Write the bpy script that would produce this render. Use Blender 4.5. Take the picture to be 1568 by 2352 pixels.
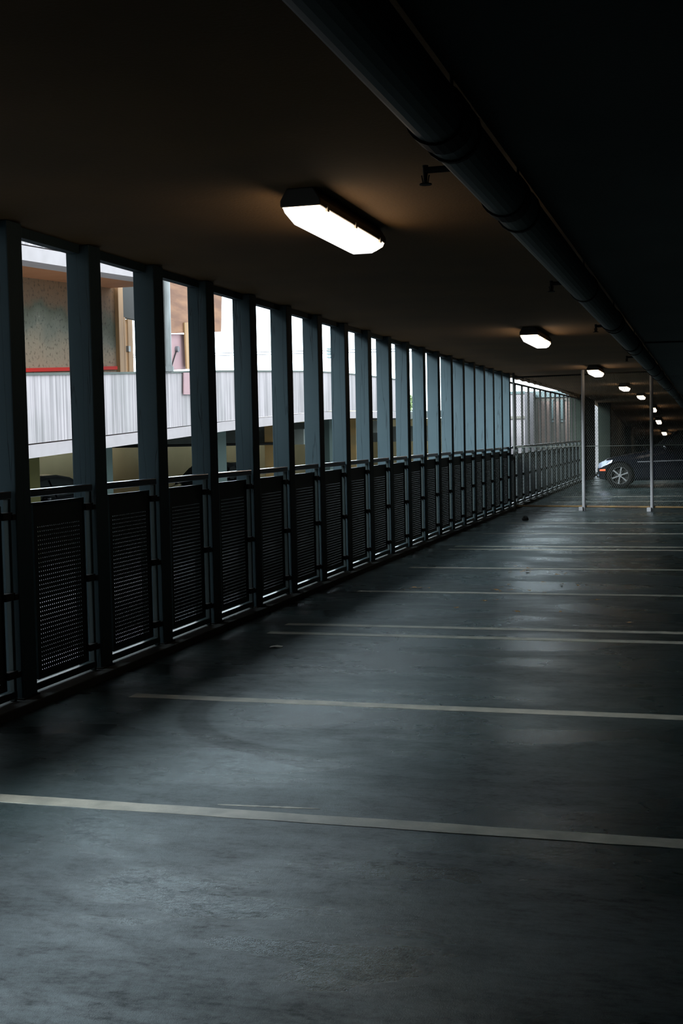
import bpy, bmesh, math, random
from mathutils import Vector, Matrix
random.seed(7)
C = bpy.context.scene.collection
for o in list(bpy.data.objects): bpy.data.objects.remove(o)

# ------------------------------------------------------------------ camera, world, exposure
EYE = Vector((0, 0, 1.4)); F = 2914.85
FW = Vector((-0.2781, 0.9587, -0.0595)).normalized()
ROLL = -0.0202
R0 = Vector((FW.y, -FW.x, 0)).normalized(); U0 = R0.cross(FW)
RT = (math.cos(ROLL) * R0 + math.sin(ROLL) * U0).normalized(); UP = RT.cross(FW)
cam = bpy.data.cameras.new('camera'); camo = bpy.data.objects.new('camera', cam); C.objects.link(camo)
camo.matrix_world = Matrix(((RT.x, UP.x, -FW.x, EYE.x), (RT.y, UP.y, -FW.y, EYE.y), (RT.z, UP.z, -FW.z, EYE.z), (0, 0, 0, 1)))
cam.sensor_fit = 'HORIZONTAL'; cam.sensor_width = 36; cam.lens = F * 36 / 1568; cam.clip_end = 500
bpy.context.scene.camera = camo

vs = bpy.context.scene.view_settings
vs.view_transform = 'Standard'; vs.look = 'None'; vs.exposure = 0.0; vs.gamma = 1.0; vs.use_curve_mapping = False

SKY = 6.0
w = bpy.data.worlds.new('overcast_sky'); bpy.context.scene.world = w; w.use_nodes = True
w.node_tree.nodes['Background'].inputs[0].default_value = (0.76, 0.91, 1.0, 1)
w.node_tree.nodes['Background'].inputs[1].default_value = SKY
sd = bpy.data.lights.new('veiled_sun', 'SUN'); sd.energy = 19.0; sd.angle = math.radians(28); sd.color = (.86, .95, 1.0)     # brightest part of the overcast, behind left
so = bpy.data.objects.new('veiled_sun', sd); C.objects.link(so)
AZ, EL = math.radians(35), math.radians(26)
so.rotation_euler = Vector((math.sin(AZ) * math.cos(EL), math.cos(AZ) * math.cos(EL), -math.sin(EL))).to_track_quat('-Z', 'Y').to_euler()
LAMP = 10.0          # emission of the fluorescent lenses


def ray(px, py): return FW + RT * (px - 784) / F - UP * (py - 1176) / F
def onX(px, py, X): d = ray(px, py); return EYE + d * (X / d.x)
def onY(px, py, Y): d = ray(px, py); return EYE + d * (Y / d.y)
def onZ(px, py, Z): d = ray(px, py); return EYE + d * ((Z - EYE.z) / d.z)


# ------------------------------------------------------------------ materials
def mat(name, col, rough=.6, metal=0., noise=None, bump=0., bscale=60, emit=None, estr=0, spec=None):
    m = bpy.data.materials.new(name); m.use_nodes = True; nt = m.node_tree; b = nt.nodes['Principled BSDF']
    b.inputs['Base Color'].default_value = (*col, 1); b.inputs['Roughness'].default_value = rough; b.inputs['Metallic'].default_value = metal
    if spec is not None: b.inputs['Specular IOR Level'].default_value = spec
    tc = nt.nodes.new('ShaderNodeTexCoord')
    if noise:                                           # noise = (scale vector, colour 2, detail)
        mp = nt.nodes.new('ShaderNodeMapping'); mp.inputs['Scale'].default_value = noise[0]
        n = nt.nodes.new('ShaderNodeTexNoise'); n.inputs['Scale'].default_value = 1; n.inputs['Detail'].default_value = noise[2]
        cr = nt.nodes.new('ShaderNodeValToRGB'); cr.color_ramp.elements[0].position = .35; cr.color_ramp.elements[1].position = .65
        cr.color_ramp.elements[0].color = (*col, 1); cr.color_ramp.elements[1].color = (*noise[1], 1)
        nt.links.new(tc.outputs['Object'], mp.inputs[0]); nt.links.new(mp.outputs[0], n.inputs['Vector'])
        nt.links.new(n.outputs['Fac'], cr.inputs[0]); nt.links.new(cr.outputs[0], b.inputs['Base Color'])
    if bump:
        n2 = nt.nodes.new('ShaderNodeTexNoise'); n2.inputs['Scale'].default_value = bscale; n2.inputs['Detail'].default_value = 6
        bp = nt.nodes.new('ShaderNodeBump'); bp.inputs['Strength'].default_value = bump; bp.inputs['Distance'].default_value = .01
        nt.links.new(tc.outputs['Object'], n2.inputs['Vector']); nt.links.new(n2.outputs['Fac'], bp.inputs['Height']); nt.links.new(bp.outputs[0], b.inputs['Normal'])
    if emit:
        b.inputs['Emission Color'].default_value = (*emit, 1); b.inputs['Emission Strength'].default_value = estr
    return m


def N(nt, t, **kw):
    n = nt.nodes.new('ShaderNode' + t)
    for k, v in kw.items(): setattr(n, k, v)
    return n


def post_material():
    """blue-grey painted timber with fine vertical drying cracks"""
    m = mat('blue_grey_painted_timber', (.105, .16, .19), .65, spec=.25); nt = m.node_tree; b = nt.nodes['Principled BSDF']
    tc = N(nt, 'TexCoord'); oi = N(nt, 'ObjectInfo'); ad = N(nt, 'VectorMath', operation='ADD'); sc = N(nt, 'VectorMath', operation='SCALE')
    cb = N(nt, 'CombineXYZ'); nt.links.new(oi.outputs['Random'], cb.inputs[0]); nt.links.new(oi.outputs['Random'], cb.inputs[2])
    sc.inputs['Scale'].default_value = 37; nt.links.new(cb.outputs[0], sc.inputs[0])
    nt.links.new(tc.outputs['Object'], ad.inputs[0]); nt.links.new(sc.outputs[0], ad.inputs[1])
    mp = N(nt, 'Mapping'); mp.inputs['Scale'].default_value = (12, 12, .45); nt.links.new(ad.outputs[0], mp.inputs[0])
    n = N(nt, 'TexNoise'); n.inputs['Scale'].default_value = 1; n.inputs['Detail'].default_value = 3; n.inputs['Roughness'].default_value = .45
    nt.links.new(mp.outputs[0], n.inputs['Vector'])
    s = N(nt, 'Math', operation='SUBTRACT'); s.inputs[1].default_value = .52; a = N(nt, 'Math', operation='ABSOLUTE')
    nt.links.new(n.outputs['Fac'], s.inputs[0]); nt.links.new(s.outputs[0], a.inputs[0])
    r = N(nt, 'MapRange'); r.inputs['From Min'].default_value = .001; r.inputs['From Max'].default_value = .007
    nt.links.new(a.outputs[0], r.inputs['Value'])
    n3 = N(nt, 'TexNoise'); n3.inputs['Scale'].default_value = 5; n3.inputs['Detail'].default_value = 5; nt.links.new(ad.outputs[0], n3.inputs['Vector'])
    base = N(nt, 'MixRGB'); base.inputs[1].default_value = (.015, .031, .038, 1); base.inputs[2].default_value = (.022, .040, .047, 1); nt.links.new(n3.outputs['Fac'], base.inputs[0])
    mx = N(nt, 'MixRGB'); mx.inputs[1].default_value = (.008, .016, .020, 1); nt.links.new(r.outputs[0], mx.inputs[0]); nt.links.new(base.outputs[0], mx.inputs[2])
    nt.links.new(mx.outputs[0], b.inputs['Base Color'])
    bp = N(nt, 'Bump'); bp.inputs['Strength'].default_value = .5; bp.inputs['Distance'].default_value = .004
    nt.links.new(r.outputs[0], bp.inputs['Height']); nt.links.new(bp.outputs[0], b.inputs['Normal'])
    return m


def floor_material():
    """worn dark deck coating: damp glossier patches, dirt smears running across the bays, two tyre arcs"""
    m = mat('worn_deck_coating', (.1, .12, .12), .5); nt = m.node_tree; b = nt.nodes['Principled BSDF']
    tc = N(nt, 'TexCoord')
    def noise(scale, detail, rough=.55, dist=0.):
        mp = N(nt, 'Mapping'); mp.inputs['Scale'].default_value = scale; nt.links.new(tc.outputs['Object'], mp.inputs[0])
        n = N(nt, 'TexNoise'); n.inputs['Scale'].default_value = 1; n.inputs['Detail'].default_value = detail
        n.inputs['Roughness'].default_value = rough; n.inputs['Distortion'].default_value = dist
        nt.links.new(mp.outputs[0], n.inputs['Vector']); return n.outputs['Fac']
    def rng(v, a, b_, c=0., d=1.):
        r = N(nt, 'MapRange'); r.interpolation_type = 'SMOOTHSTEP'
        for k, x in zip(('From Min', 'From Max', 'To Min', 'To Max'), (a, b_, c, d)): r.inputs[k].default_value = x
        nt.links.new(v, r.inputs['Value']); return r.outputs[0]
    def mul(x, y, op='MULTIPLY'):
        k = N(nt, 'Math', operation=op)
        for i, v in enumerate((x, y)):
            if isinstance(v, (int, float)): k.inputs[i].default_value = v
            else: nt.links.new(v, k.inputs[i])
        return k.outputs[0]
    big = rng(noise((.45, .6, 1), 5, .58, .4), .40, .62)
    smear = rng(noise((.8, 1.6, 1), 4, .58, .3), .34, .66)
    grain = rng(noise((55, 55, 55), 4, .7), .3, .7)
    fine = noise((260, 260, 260), 2)
    sep = N(nt, 'SeparateXYZ'); nt.links.new(tc.outputs['Object'], sep.inputs[0])
    def ring(cx, cy, rad, wd):
        dx = mul(sep.outputs[0], cx, 'SUBTRACT'); dy = mul(sep.outputs[1], cy, 'SUBTRACT')
        d = mul(mul(mul(dx, dx), mul(dy, dy), 'ADD'), .5, 'POWER'); e = N(nt, 'Math', operation='ABSOLUTE'); nt.links.new(mul(d, rad, 'SUBTRACT'), e.inputs[0])
        return rng(e.outputs[0], wd * .55, wd, 1, 0)
    arc = mul(ring(-1.55, 6.25, 1.03, .10), rng(sep.outputs[0], -1.95, -1.5, 1, 0))
    arc = mul(arc, rng(sep.outputs[1], 6.3, 7.1, 1, 0))
    arc2 = mul(ring(-1.0, 6.6, 1.65, .05), .6)
    arcs = mul(arc, mul(arc2, rng(sep.outputs[1], 6.0, 6.6, 1, 0)), 'MAXIMUM')
    c1 = N(nt, 'MixRGB'); c1.inputs[1].default_value = (.005, .010, .0095, 1); c1.inputs[2].default_value = (.024, .040, .041, 1)
    t = mul(mul(mul(big, .5), mul(smear, .35), 'ADD'), mul(grain, .15), 'ADD'); nt.links.new(t, c1.inputs[0])
    c2 = N(nt, 'MixRGB'); c2.inputs[2].default_value = (.03, .04, .04, 1); nt.links.new(mul(arcs, .55), c2.inputs[0]); nt.links.new(c1.outputs[0], c2.inputs[1])
    nt.links.new(c2.outputs[0], b.inputs['Base Color'])
    nt.links.new(rng(smear, 0, 1, .40, .24), b.inputs['Roughness'])
    hgt = mul(mul(grain, .35), mul(fine, .9), 'ADD')
    mott = mul(mul(rng(noise((6, 11, 6), 5, .66), .36, .62), .42), mul(mul(rng(noise((26, 44, 26), 5, .7), .36, .62), .33), mul(big, .25), 'ADD'), 'ADD')
    blot = mul(ring(-1.35, 5.35, .0, .55), rng(noise((2.2, 5, 2), 4, .6), .40, .56))          # oily blot beside the tyre mark
    blot = mul(blot, ring(-1.2, 5.2, .0, .50), 'MAXIMUM')
    keep = mul(mul(mul(arcs, -.75), 1, 'ADD'), mul(mul(blot, -.6), 1, 'ADD'))
    nt.links.new(mul(mul(mul(mott, 1.5), .12, 'ADD'), keep), b.inputs['Specular IOR Level'])
    b.inputs['Specular Tint'].default_value = (.82, .97, 1.0, 1)
    bp = N(nt, 'Bump'); bp.inputs['Strength'].default_value = .20; bp.inputs['Distance'].default_value = .004
    nt.links.new(hgt, bp.inputs['Height']); nt.links.new(bp.outputs[0], b.inputs['Normal'])
    return m


def streaked_concrete():
    """pale cast concrete with vertical rain streaks, grimy under the coping"""
    m = mat('streaked_pale_concrete', (.5, .5, .5), .85); nt = m.node_tree; b = nt.nodes['Principled BSDF']; tc = N(nt, 'TexCoord')
    def noise(scale, det):
        mp = N(nt, 'Mapping'); mp.inputs['Scale'].default_value = scale; nt.links.new(tc.outputs['Object'], mp.inputs[0])
        n = N(nt, 'TexNoise'); n.inputs['Scale'].default_value = 1; n.inputs['Detail'].default_value = det; nt.links.new(mp.outputs[0], n.inputs['Vector']); return n.outputs['Fac']
    def ramp(v, a, c, ca, cb):
        r = N(nt, 'ValToRGB'); r.color_ramp.elements[0].position = a; r.color_ramp.elements[1].position = c
        r.color_ramp.elements[0].color = (*ca, 1); r.color_ramp.elements[1].color = (*cb, 1); nt.links.new(v, r.inputs[0]); return r.outputs[0]
    s1 = ramp(noise((22, 22, .4), 5), .38, .6, (.45, .45, .45), (1, 1, 1)); s2 = ramp(noise((1.2, 1.2, .9), 4), .3, .65, (.24, .21, .205), (.31, .262, .262))
    mx = N(nt, 'MixRGB', blend_type='MULTIPLY'); mx.inputs[0].default_value = .8; nt.links.new(s2, mx.inputs[1]); nt.links.new(s1, mx.inputs[2])
    nt.links.new(mx.outputs[0], b.inputs['Base Color'])
    return m


M = {}
M['post'] = post_material(); M['floor'] = floor_material(); M['parapet'] = streaked_concrete()
M['ceiling'] = mat('brown_painted_ceiling', (.095, .048, .009), .9, noise=((1.3, 1.3, 1.3), (.125, .062, .012), 4), bump=.2)
M['soffit'] = mat('grey_green_concrete_soffit', (.030, .040, .038), .9, noise=((1.2, 1.2, 1.2), (.042, .053, .05), 4), bump=.2)
M['conc'] = mat('dark_concrete', (.04, .046, .04), .9, noise=((2, 2, 2), (.06, .066, .056), 5), bump=.3)
M['kerb'] = mat('kerb_concrete', (.02, .023, .022), .9, noise=((5, 5, 5), (.03, .033, .03), 5), bump=.3)
M['ledge'] = mat('pale_wet_ledge', (.34, .32, .33), .5, noise=((4, 4, 4), (.29, .27, .28), 4))
M['fascia'] = mat('pale_slab_fascia', (.25, .213, .21), .8, noise=((3, 3, 3), (.225, .19, .187), 4))
M['white_wall'] = mat('white_rendered_wall', (.75, .70, .70), .8)
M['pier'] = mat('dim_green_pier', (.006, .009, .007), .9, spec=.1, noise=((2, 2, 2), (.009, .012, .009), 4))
M['steel'] = mat('dark_railing_steel', (.025, .035, .035), .32, .6)
M['polished'] = mat('worn_shiny_rail', (.55, .56, .62), .22, 1.0)
M['sheet'] = mat('dark_perforated_sheet', (.018, .025, .026), .5, .3)
M['tube'] = mat('teal_grey_railing_tube', (.03, .05, .055), .45, .3)
M['galv'] = mat('galvanised_steel', (.17, .17, .165), .5, .5, noise=((8, 8, 2), (.12, .12, .115), 4))
M['pale_pole'] = mat('pale_painted_pole', (.22, .22, .23), .6, noise=((8, 8, 1.5), (.18, .18, .185), 4))
M['wire'] = mat('galvanised_wire', (.09, .10, .085), .6, .3)
M['rust'] = mat('rusty_yellow_pipe', (.15, .09, .025), .7, .1, noise=((6, 6, 6), (.09, .05, .02), 4))
M['line'] = mat('worn_white_road_paint', (.40, .38, .31), .4, noise=((9, 9, 9), (.25, .245, .20), 6), bump=.1, spec=.8)
M['pipe'] = mat('grey_green_drain_pipe', (.032, .05, .048), .6, noise=((2, 2, 2), (.042, .062, .06), 3))
M['black'] = mat('black_iron', (.008, .008, .007), .7, spec=.2)
M['housing'] = mat('dark_lamp_housing', (.035, .03, .022), .5)
M['lens'] = mat('lit_fluorescent_lens', (.8, .8, .8), .4, emit=(1, .76, .52), estr=LAMP)
M['lens_base'] = mat('lit_lens_underside', (.8, .8, .8), .4, emit=(1, .96, .92), estr=LAMP * .13)
M['clip'] = mat('grey_plastic_clip', (.25, .25, .24), .5)
M['stained_shaded'] = mat('bare_wall_stain_and_shade', (.20, .18, .15), .9, noise=((1.1, 1.1, .8), (.36, .28, .20), 7), bump=.3)
m_ = M['stained_shaded']; nt_ = m_.node_tree; tc_ = N(nt_, 'TexCoord'); sp_ = N(nt_, 'SeparateXYZ'); nt_.links.new(tc_.outputs['Object'], sp_.inputs[0])
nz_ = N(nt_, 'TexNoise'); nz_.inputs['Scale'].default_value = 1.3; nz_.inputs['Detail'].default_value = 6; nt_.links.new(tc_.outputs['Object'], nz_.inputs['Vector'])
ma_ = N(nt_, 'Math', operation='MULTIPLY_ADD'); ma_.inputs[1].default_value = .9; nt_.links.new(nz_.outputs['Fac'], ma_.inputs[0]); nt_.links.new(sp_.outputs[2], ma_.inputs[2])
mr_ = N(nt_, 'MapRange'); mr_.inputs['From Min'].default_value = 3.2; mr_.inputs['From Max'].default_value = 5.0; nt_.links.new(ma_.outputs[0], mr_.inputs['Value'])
cr_ = N(nt_, 'ValToRGB'); e_ = cr_.color_ramp.elements; e_[0].color = (.20, .13, .085, 1); e_[1].color = (.10, .05, .022, 1)  # tones by height: stains, plus shading of the upper wall painted in
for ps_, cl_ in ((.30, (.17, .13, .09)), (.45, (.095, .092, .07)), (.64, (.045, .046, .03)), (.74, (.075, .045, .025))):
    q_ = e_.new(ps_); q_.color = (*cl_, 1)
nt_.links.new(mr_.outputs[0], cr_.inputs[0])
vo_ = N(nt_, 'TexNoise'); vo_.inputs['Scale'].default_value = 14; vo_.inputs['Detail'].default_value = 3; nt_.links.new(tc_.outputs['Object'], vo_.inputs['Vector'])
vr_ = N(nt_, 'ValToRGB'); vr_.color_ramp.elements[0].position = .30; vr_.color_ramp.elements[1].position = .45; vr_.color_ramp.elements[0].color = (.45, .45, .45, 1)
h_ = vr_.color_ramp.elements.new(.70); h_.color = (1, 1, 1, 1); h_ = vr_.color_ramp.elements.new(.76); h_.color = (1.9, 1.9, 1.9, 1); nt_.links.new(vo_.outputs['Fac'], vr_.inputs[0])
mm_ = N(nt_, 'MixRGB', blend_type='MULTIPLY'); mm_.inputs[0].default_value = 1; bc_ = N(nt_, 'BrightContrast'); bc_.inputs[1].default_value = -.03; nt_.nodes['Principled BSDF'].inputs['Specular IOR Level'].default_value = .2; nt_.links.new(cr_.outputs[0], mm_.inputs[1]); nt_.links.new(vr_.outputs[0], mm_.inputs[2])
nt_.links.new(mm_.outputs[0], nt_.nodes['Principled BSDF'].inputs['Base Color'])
M['orange'] = mat('orange_primer_soffit', (.22, .068, .012), .8, noise=((2, 2, 2), (.24, .08, .02), 4))
M['red'] = mat('red_edging', (.32, .010, .005), .7, spec=.1)
M['wood'] = mat('raw_pine', (.27, .15, .06), .7, noise=((9, 9, .8), (.21, .11, .045), 4))
M['ply'] = mat('weathered_plywood', (.19, .085, .038), .8, noise=((1.2, 1.2, 7), (.11, .042, .018), 5))
M['pink'] = mat('faded_pink_board', (.27, .15, .15), .8, noise=((2, 2, 2), (.23, .135, .14), 4))
M['dark'] = mat('dark_recess', (.03, .028, .025), .9)
M['beige'] = mat('beige_painted_wall', (.78, .66, .38), .85, noise=((.8, .8, .8), (.70, .59, .33), 4))
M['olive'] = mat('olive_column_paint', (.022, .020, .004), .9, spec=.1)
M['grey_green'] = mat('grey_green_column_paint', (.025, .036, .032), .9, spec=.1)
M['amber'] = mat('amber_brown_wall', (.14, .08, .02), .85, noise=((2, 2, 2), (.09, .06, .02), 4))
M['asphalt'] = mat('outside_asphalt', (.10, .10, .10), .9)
M['pale_build'] = mat('pale_building', (.12, .105, .11), .85, noise=((.5, .5, 3), (.10, .09, .095), 3))
M['grey_build'] = mat('grey_brown_building', (.062, .056, .046), .85, noise=((.3, .3, 3), (.045, .042, .034), 3))
M['brick'] = mat('dull_red_brick', (.095, .062, .050), .85, noise=((3, 3, 8), (.07, .05, .042), 3))
M['win'] = mat('dull_window_glass', (.05, .07, .07), .2)
M['car'] = mat('midnight_blue_car_paint', (.003, .0035, .006), .15, .2)
M['glass'] = mat('dark_car_glass', (.01, .012, .012), .05)
M['tyre'] = mat('black_rubber', (.004, .004, .004), .9, spec=.08)
M['rim'] = mat('silver_alloy', (.22, .23, .23), .4, .8)
M['headlamp'] = mat('clear_headlamp', (.25, .29, .36), .25, .5)
M['signal'] = mat('orange_reflector', (.60, .09, .02), .35)
M['chrome'] = mat('chrome_trim', (.6, .62, .65), .2, .9)
M['leaf'] = mat('dry_leaf', (.42, .25, .10), .8, noise=((30, 30, 30), (.28, .15, .07), 3))
M['paper'] = mat('pale_paper', (.55, .55, .5), .8)
M['green'] = mat('tree_leaves', (.10, .14, .05), .8)
M['bark'] = mat('tree_bark', (.10, .07, .05), .9)
M['louvre'] = mat('teal_grey_slat', (.05, .07, .07), .7)
M['cable'] = mat('black_cable', (.02, .02, .025), .6)


# ------------------------------------------------------------------ mesh helpers
def box(bm, x0, x1, y0, y1, z0, z1):
    vs_ = [bm.verts.new((x, y, z)) for z in (z0, z1) for y in (y0, y1) for x in (x0, x1)]
    for f in ((0, 2, 3, 1), (4, 5, 7, 6), (0, 1, 5, 4), (2, 6, 7, 3), (0, 4, 6, 2), (1, 3, 7, 5)): bm.faces.new([vs_[i] for i in f])


def prism(bm, prof, a, b, axis='Y'):
    """extrude a closed 2-D profile along an axis; X: profile (y,z), Y: profile (x,z), Z: profile (x,y)"""
    def p(q, t): return {'X': (t, q[0], q[1]), 'Y': (q[0], t, q[1]), 'Z': (q[0], q[1], t)}[axis]
    A = [bm.verts.new(p(q, a)) for q in prof]; B = [bm.verts.new(p(q, b)) for q in prof]; n = len(prof)
    bm.faces.new(A); bm.faces.new(B[::-1])
    for i in range(n): bm.faces.new((A[i], B[i], B[(i + 1) % n], A[(i + 1) % n]))


def tube(bm, p, q, r, n=12, r2=None):
    p, q = Vector(p), Vector(q); d = (q - p).normalized(); s = d.orthogonal().normalized(); t = d.cross(s); r2 = r if r2 is None else r2
    A = [bm.verts.new(p + (s * math.cos(2 * math.pi * i / n) + t * math.sin(2 * math.pi * i / n)) * r) for i in range(n)]
    B = [bm.verts.new(q + (s * math.cos(2 * math.pi * i / n) + t * math.sin(2 * math.pi * i / n)) * r2) for i in range(n)]
    bm.faces.new(A[::-1]); bm.faces.new(B)
    for i in range(n): bm.faces.new((A[i], A[(i + 1) % n], B[(i + 1) % n], B[i]))


def hexa(bm, q):
    """eight corners: bottom four then top four, both the same way round"""
    v = [bm.verts.new(x) for x in q]
    for f in ((0, 3, 2, 1), (4, 5, 6, 7), (0, 1, 5, 4), (1, 2, 6, 5), (2, 3, 7, 6), (3, 0, 4, 7)): bm.faces.new([v[i] for i in f])


def obj(name, bm, m, parent=None, loc=None, bevel=0, smooth=False):
    bmesh.ops.recalc_face_normals(bm, faces=bm.faces)
    me = bpy.data.meshes.new(name); bm.to_mesh(me); bm.free(); me.materials.append(M[m] if isinstance(m, str) else m)
    if smooth:
        for p in me.polygons: p.use_smooth = True
    o = bpy.data.objects.new(name, me); C.objects.link(o)
    if parent: o.parent = parent
    if loc: o.location = loc
    if bevel:
        b = o.modifiers.new('bevel', 'BEVEL'); b.width = bevel; b.segments = 2; b.limit_method = 'ANGLE'
    return o


def bx(name, m, *a, parent=None, bevel=0):
    bm = bmesh.new(); box(bm, *a); return obj(name, bm, m, parent, bevel=bevel)


def tag(o, label, cat, group=None, kind=None):
    o['label'] = label; o['category'] = cat
    if group: o['group'] = group
    if kind: o['kind'] = kind
    return o


def struct(o, label=None):
    o['kind'] = 'structure'
    if label: o['label'] = label
    return o


def empty(name, loc, label, cat, group=None, rz=0):
    o = bpy.data.objects.new(name, None); C.objects.link(o); o.location = loc; o.rotation_euler = (0, 0, rz); return tag(o, label, cat, group)


def copy_tree(o, parent=None):
    c = o.copy(); C.objects.link(c); c.parent = parent
    for ch in [x for x in bpy.data.objects if x.parent == o]: copy_tree(ch, c)
    return c


ORD = ['first', 'second', 'third', 'fourth', 'fifth', 'sixth', 'seventh', 'eighth', 'ninth', 'tenth', 'eleventh', 'twelfth', 'thirteenth', 'fourteenth',
       'fifteenth', 'sixteenth', 'seventeenth', 'eighteenth', 'nineteenth', 'twentieth', 'twenty-first', 'twenty-second', 'twenty-third']
def lerp(t, T):
    for (a, u), (b, v) in zip(T, T[1:]):
        if t <= b: return u + (v - u) * (t - a) / (b - a)
    return T[-1][1]


# ------------------------------------------------------------------ our level: floor, ceiling, walls
YB = -3.0
Y0, S, PW = 6.043, .9044, .150                         # far edge of the first post, spacing, thickness
AX = -3.478                                             # inner face of the post row
CE = [(YB, 2.59), (6, 2.555), (14.3, 2.52), (22, 2.49), (29.7, 2.46), (37, 2.44), (42, 2.35), (45.3, 2.23), (50, 1.84), (56, 1.40), (75, .1)]
FL = [(YB, 0), (43, 0), (56, -1.1), (75, -2.4)]


def strip(name, m, T, x0, x1, th, up):
    bm = bmesh.new(); rows = []
    for y, z in T:
        z2 = z + th if up else z - th
        rows.append([bm.verts.new(v) for v in ((x0, y, z), (x1, y, z), (x1, y, z2), (x0, y, z2))])
    for A, B in zip(rows, rows[1:]):
        for i in range(4): bm.faces.new((A[i], A[(i + 1) % 4], B[(i + 1) % 4], B[i]))
    bm.faces.new(rows[0]); bm.faces.new(rows[-1][::-1])
    return obj(name, bm, m)


struct(strip('floor', 'floor', FL, -3.46, 9, .3, False), 'dark worn coated parking deck with damp patches')
struct(strip('ceiling', 'ceiling', CE, -3.70, -.2, .80, True), 'brown painted ceiling over the parking bays')
SOF = [(y, lerp(y, CE) - .165) for y, z in CE]
struct(strip('ceiling_soffit', 'soffit', SOF, -.69, 9, .45, True), 'lower grey concrete ceiling beyond the drain pipe')
struct(bx('trim_5', 'conc', -4.8, 9, YB, 75, 3.40, 3.6), 'deck slab above, oversailing the railing')
struct(bx('wall_back', 'conc', -3.7, 9, YB - .3, YB, -.3, 3), 'dark concrete wall behind the camera')
struct(bx('wall_right', 'conc', 9, 9.3, YB - .3, 75, -3, 3), 'dark concrete wall on the right')
struct(bx('wall_far', 'conc', -3.7, 9.3, 75, 75.3, -4, 3), 'concrete wall at the far end of the down ramp')
# left side: kerb under the railing, outer ledge
struct(bx('trim_1', 'kerb', -3.70, -3.40, YB, 43, -.3, .045, bevel=.008), 'low concrete kerb under the railing')
struct(bx('trim_2', 'ledge', -4.15, -3.70, YB, 43, -.3, .0), 'pale outer ledge below the railing')
bm = bmesh.new()
y = YB
while y < 23.1:
    z = 2.50 - .0022 * (y - 6); y2 = min(y + 2, 23.23); z2 = 2.50 - .0022 * (y2 - 6)
    hexa(bm, [(-3.60, y, z), (-3.54, y, z), (-3.54, y2, z2), (-3.60, y2, z2), (-3.60, y, z + .12), (-3.54, y, z + .12), (-3.54, y2, z2 + .12), (-3.60, y2, z2 + .12)]); y += 2
struct(obj('trim_3', bm, 'post'), 'painted header board along the top of the post row')
# stepped joist ends over the slender railing section
bm = bmesh.new(); y = 23.3; k = 0
while y < 36.4:
    zz = 2.475 - max(0, y - 31) * .021; zt = 2.442 - max(0, y - 31) * .021
    prism(bm, [(y, 2.6), (y, zz), (y + .15, zz + .005), (y + .9, zt), (y + .93, 2.6)], -3.66, -3.50, 'X'); y += .94
struct(obj('trim_4', bm, 'ceiling'), 'saw-edged ceiling rim above the slender posts')
# solid wall bits past the slender posts, slot of daylight, piers
struct(bx('wall_left_blocker', 'conc', -3.70, -3.48, YB, Y0 - 4 * S, -.3, 2.55), 'added unseen dark wall beside the viewer, keeping sun off the near deck')  # unseen wall added to stop sun reaching the foreground deck
struct(bx('sun_block_fin', 'pier', -4.25, -3.70, 40.85, 41.15, -.3, 2.6), 'added dark fin outside the slot of daylight, keeping sun off the pier')  # fin added only to block sun from the first pier
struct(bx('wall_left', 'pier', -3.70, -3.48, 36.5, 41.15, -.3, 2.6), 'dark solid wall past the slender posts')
struct(bx('wall_left_ramp', 'conc', -3.47, -3.30, 43.05, 75, -3, 2.6), 'concrete side wall of the down ramp')
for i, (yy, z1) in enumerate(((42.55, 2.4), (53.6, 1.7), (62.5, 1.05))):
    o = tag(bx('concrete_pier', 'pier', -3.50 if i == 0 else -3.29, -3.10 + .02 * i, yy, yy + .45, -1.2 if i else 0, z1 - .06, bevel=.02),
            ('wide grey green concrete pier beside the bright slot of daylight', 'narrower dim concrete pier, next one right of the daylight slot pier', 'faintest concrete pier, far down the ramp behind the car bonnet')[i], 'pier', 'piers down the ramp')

# ------------------------------------------------------------------ post row
bm = bmesh.new(); box(bm, -PW / 2, PW / 2, -PW / 2, PW / 2, .045, 2.62)
post0 = obj('timber_post', bm, 'post', bevel=.006)
plate = bx('base_plate', 'black', -.085, .085, -.085, .085, .045, .055, parent=post0)
plate['label'] = 'black steel base plate'
ordn = {n: ORD[n + 0] for n in range(0, 20)}
first = True
for n in range(-3, 20):
    o = post0 if first else copy_tree(post0); first = False
    o.location = (AX - PW / 2, Y0 + n * S - PW / 2, 0); o.scale = (1, 1, (lerp(Y0 + n * S, CE) - .002) / 2.62)
    if n < 0: tag(o, 'blue-grey timber post out of the picture to the left, beside the viewer', 'post', 'timber posts of the screen')
    elif n == 0: tag(o, 'nearest blue-grey timber post, cut by the left edge of the photo', 'post', 'timber posts of the screen')
    elif n == 19: tag(o, 'last blue-grey timber post of the row, touching the chain-link fence', 'post', 'timber posts of the screen')
    else: tag(o, f'{ORD[n]} blue-grey timber post counted from the left edge of the photo', 'post', 'timber posts of the screen')

# ------------------------------------------------------------------ railing panels (origin: front end of the bay, y runs along the bay)
BAY = S - PW


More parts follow.
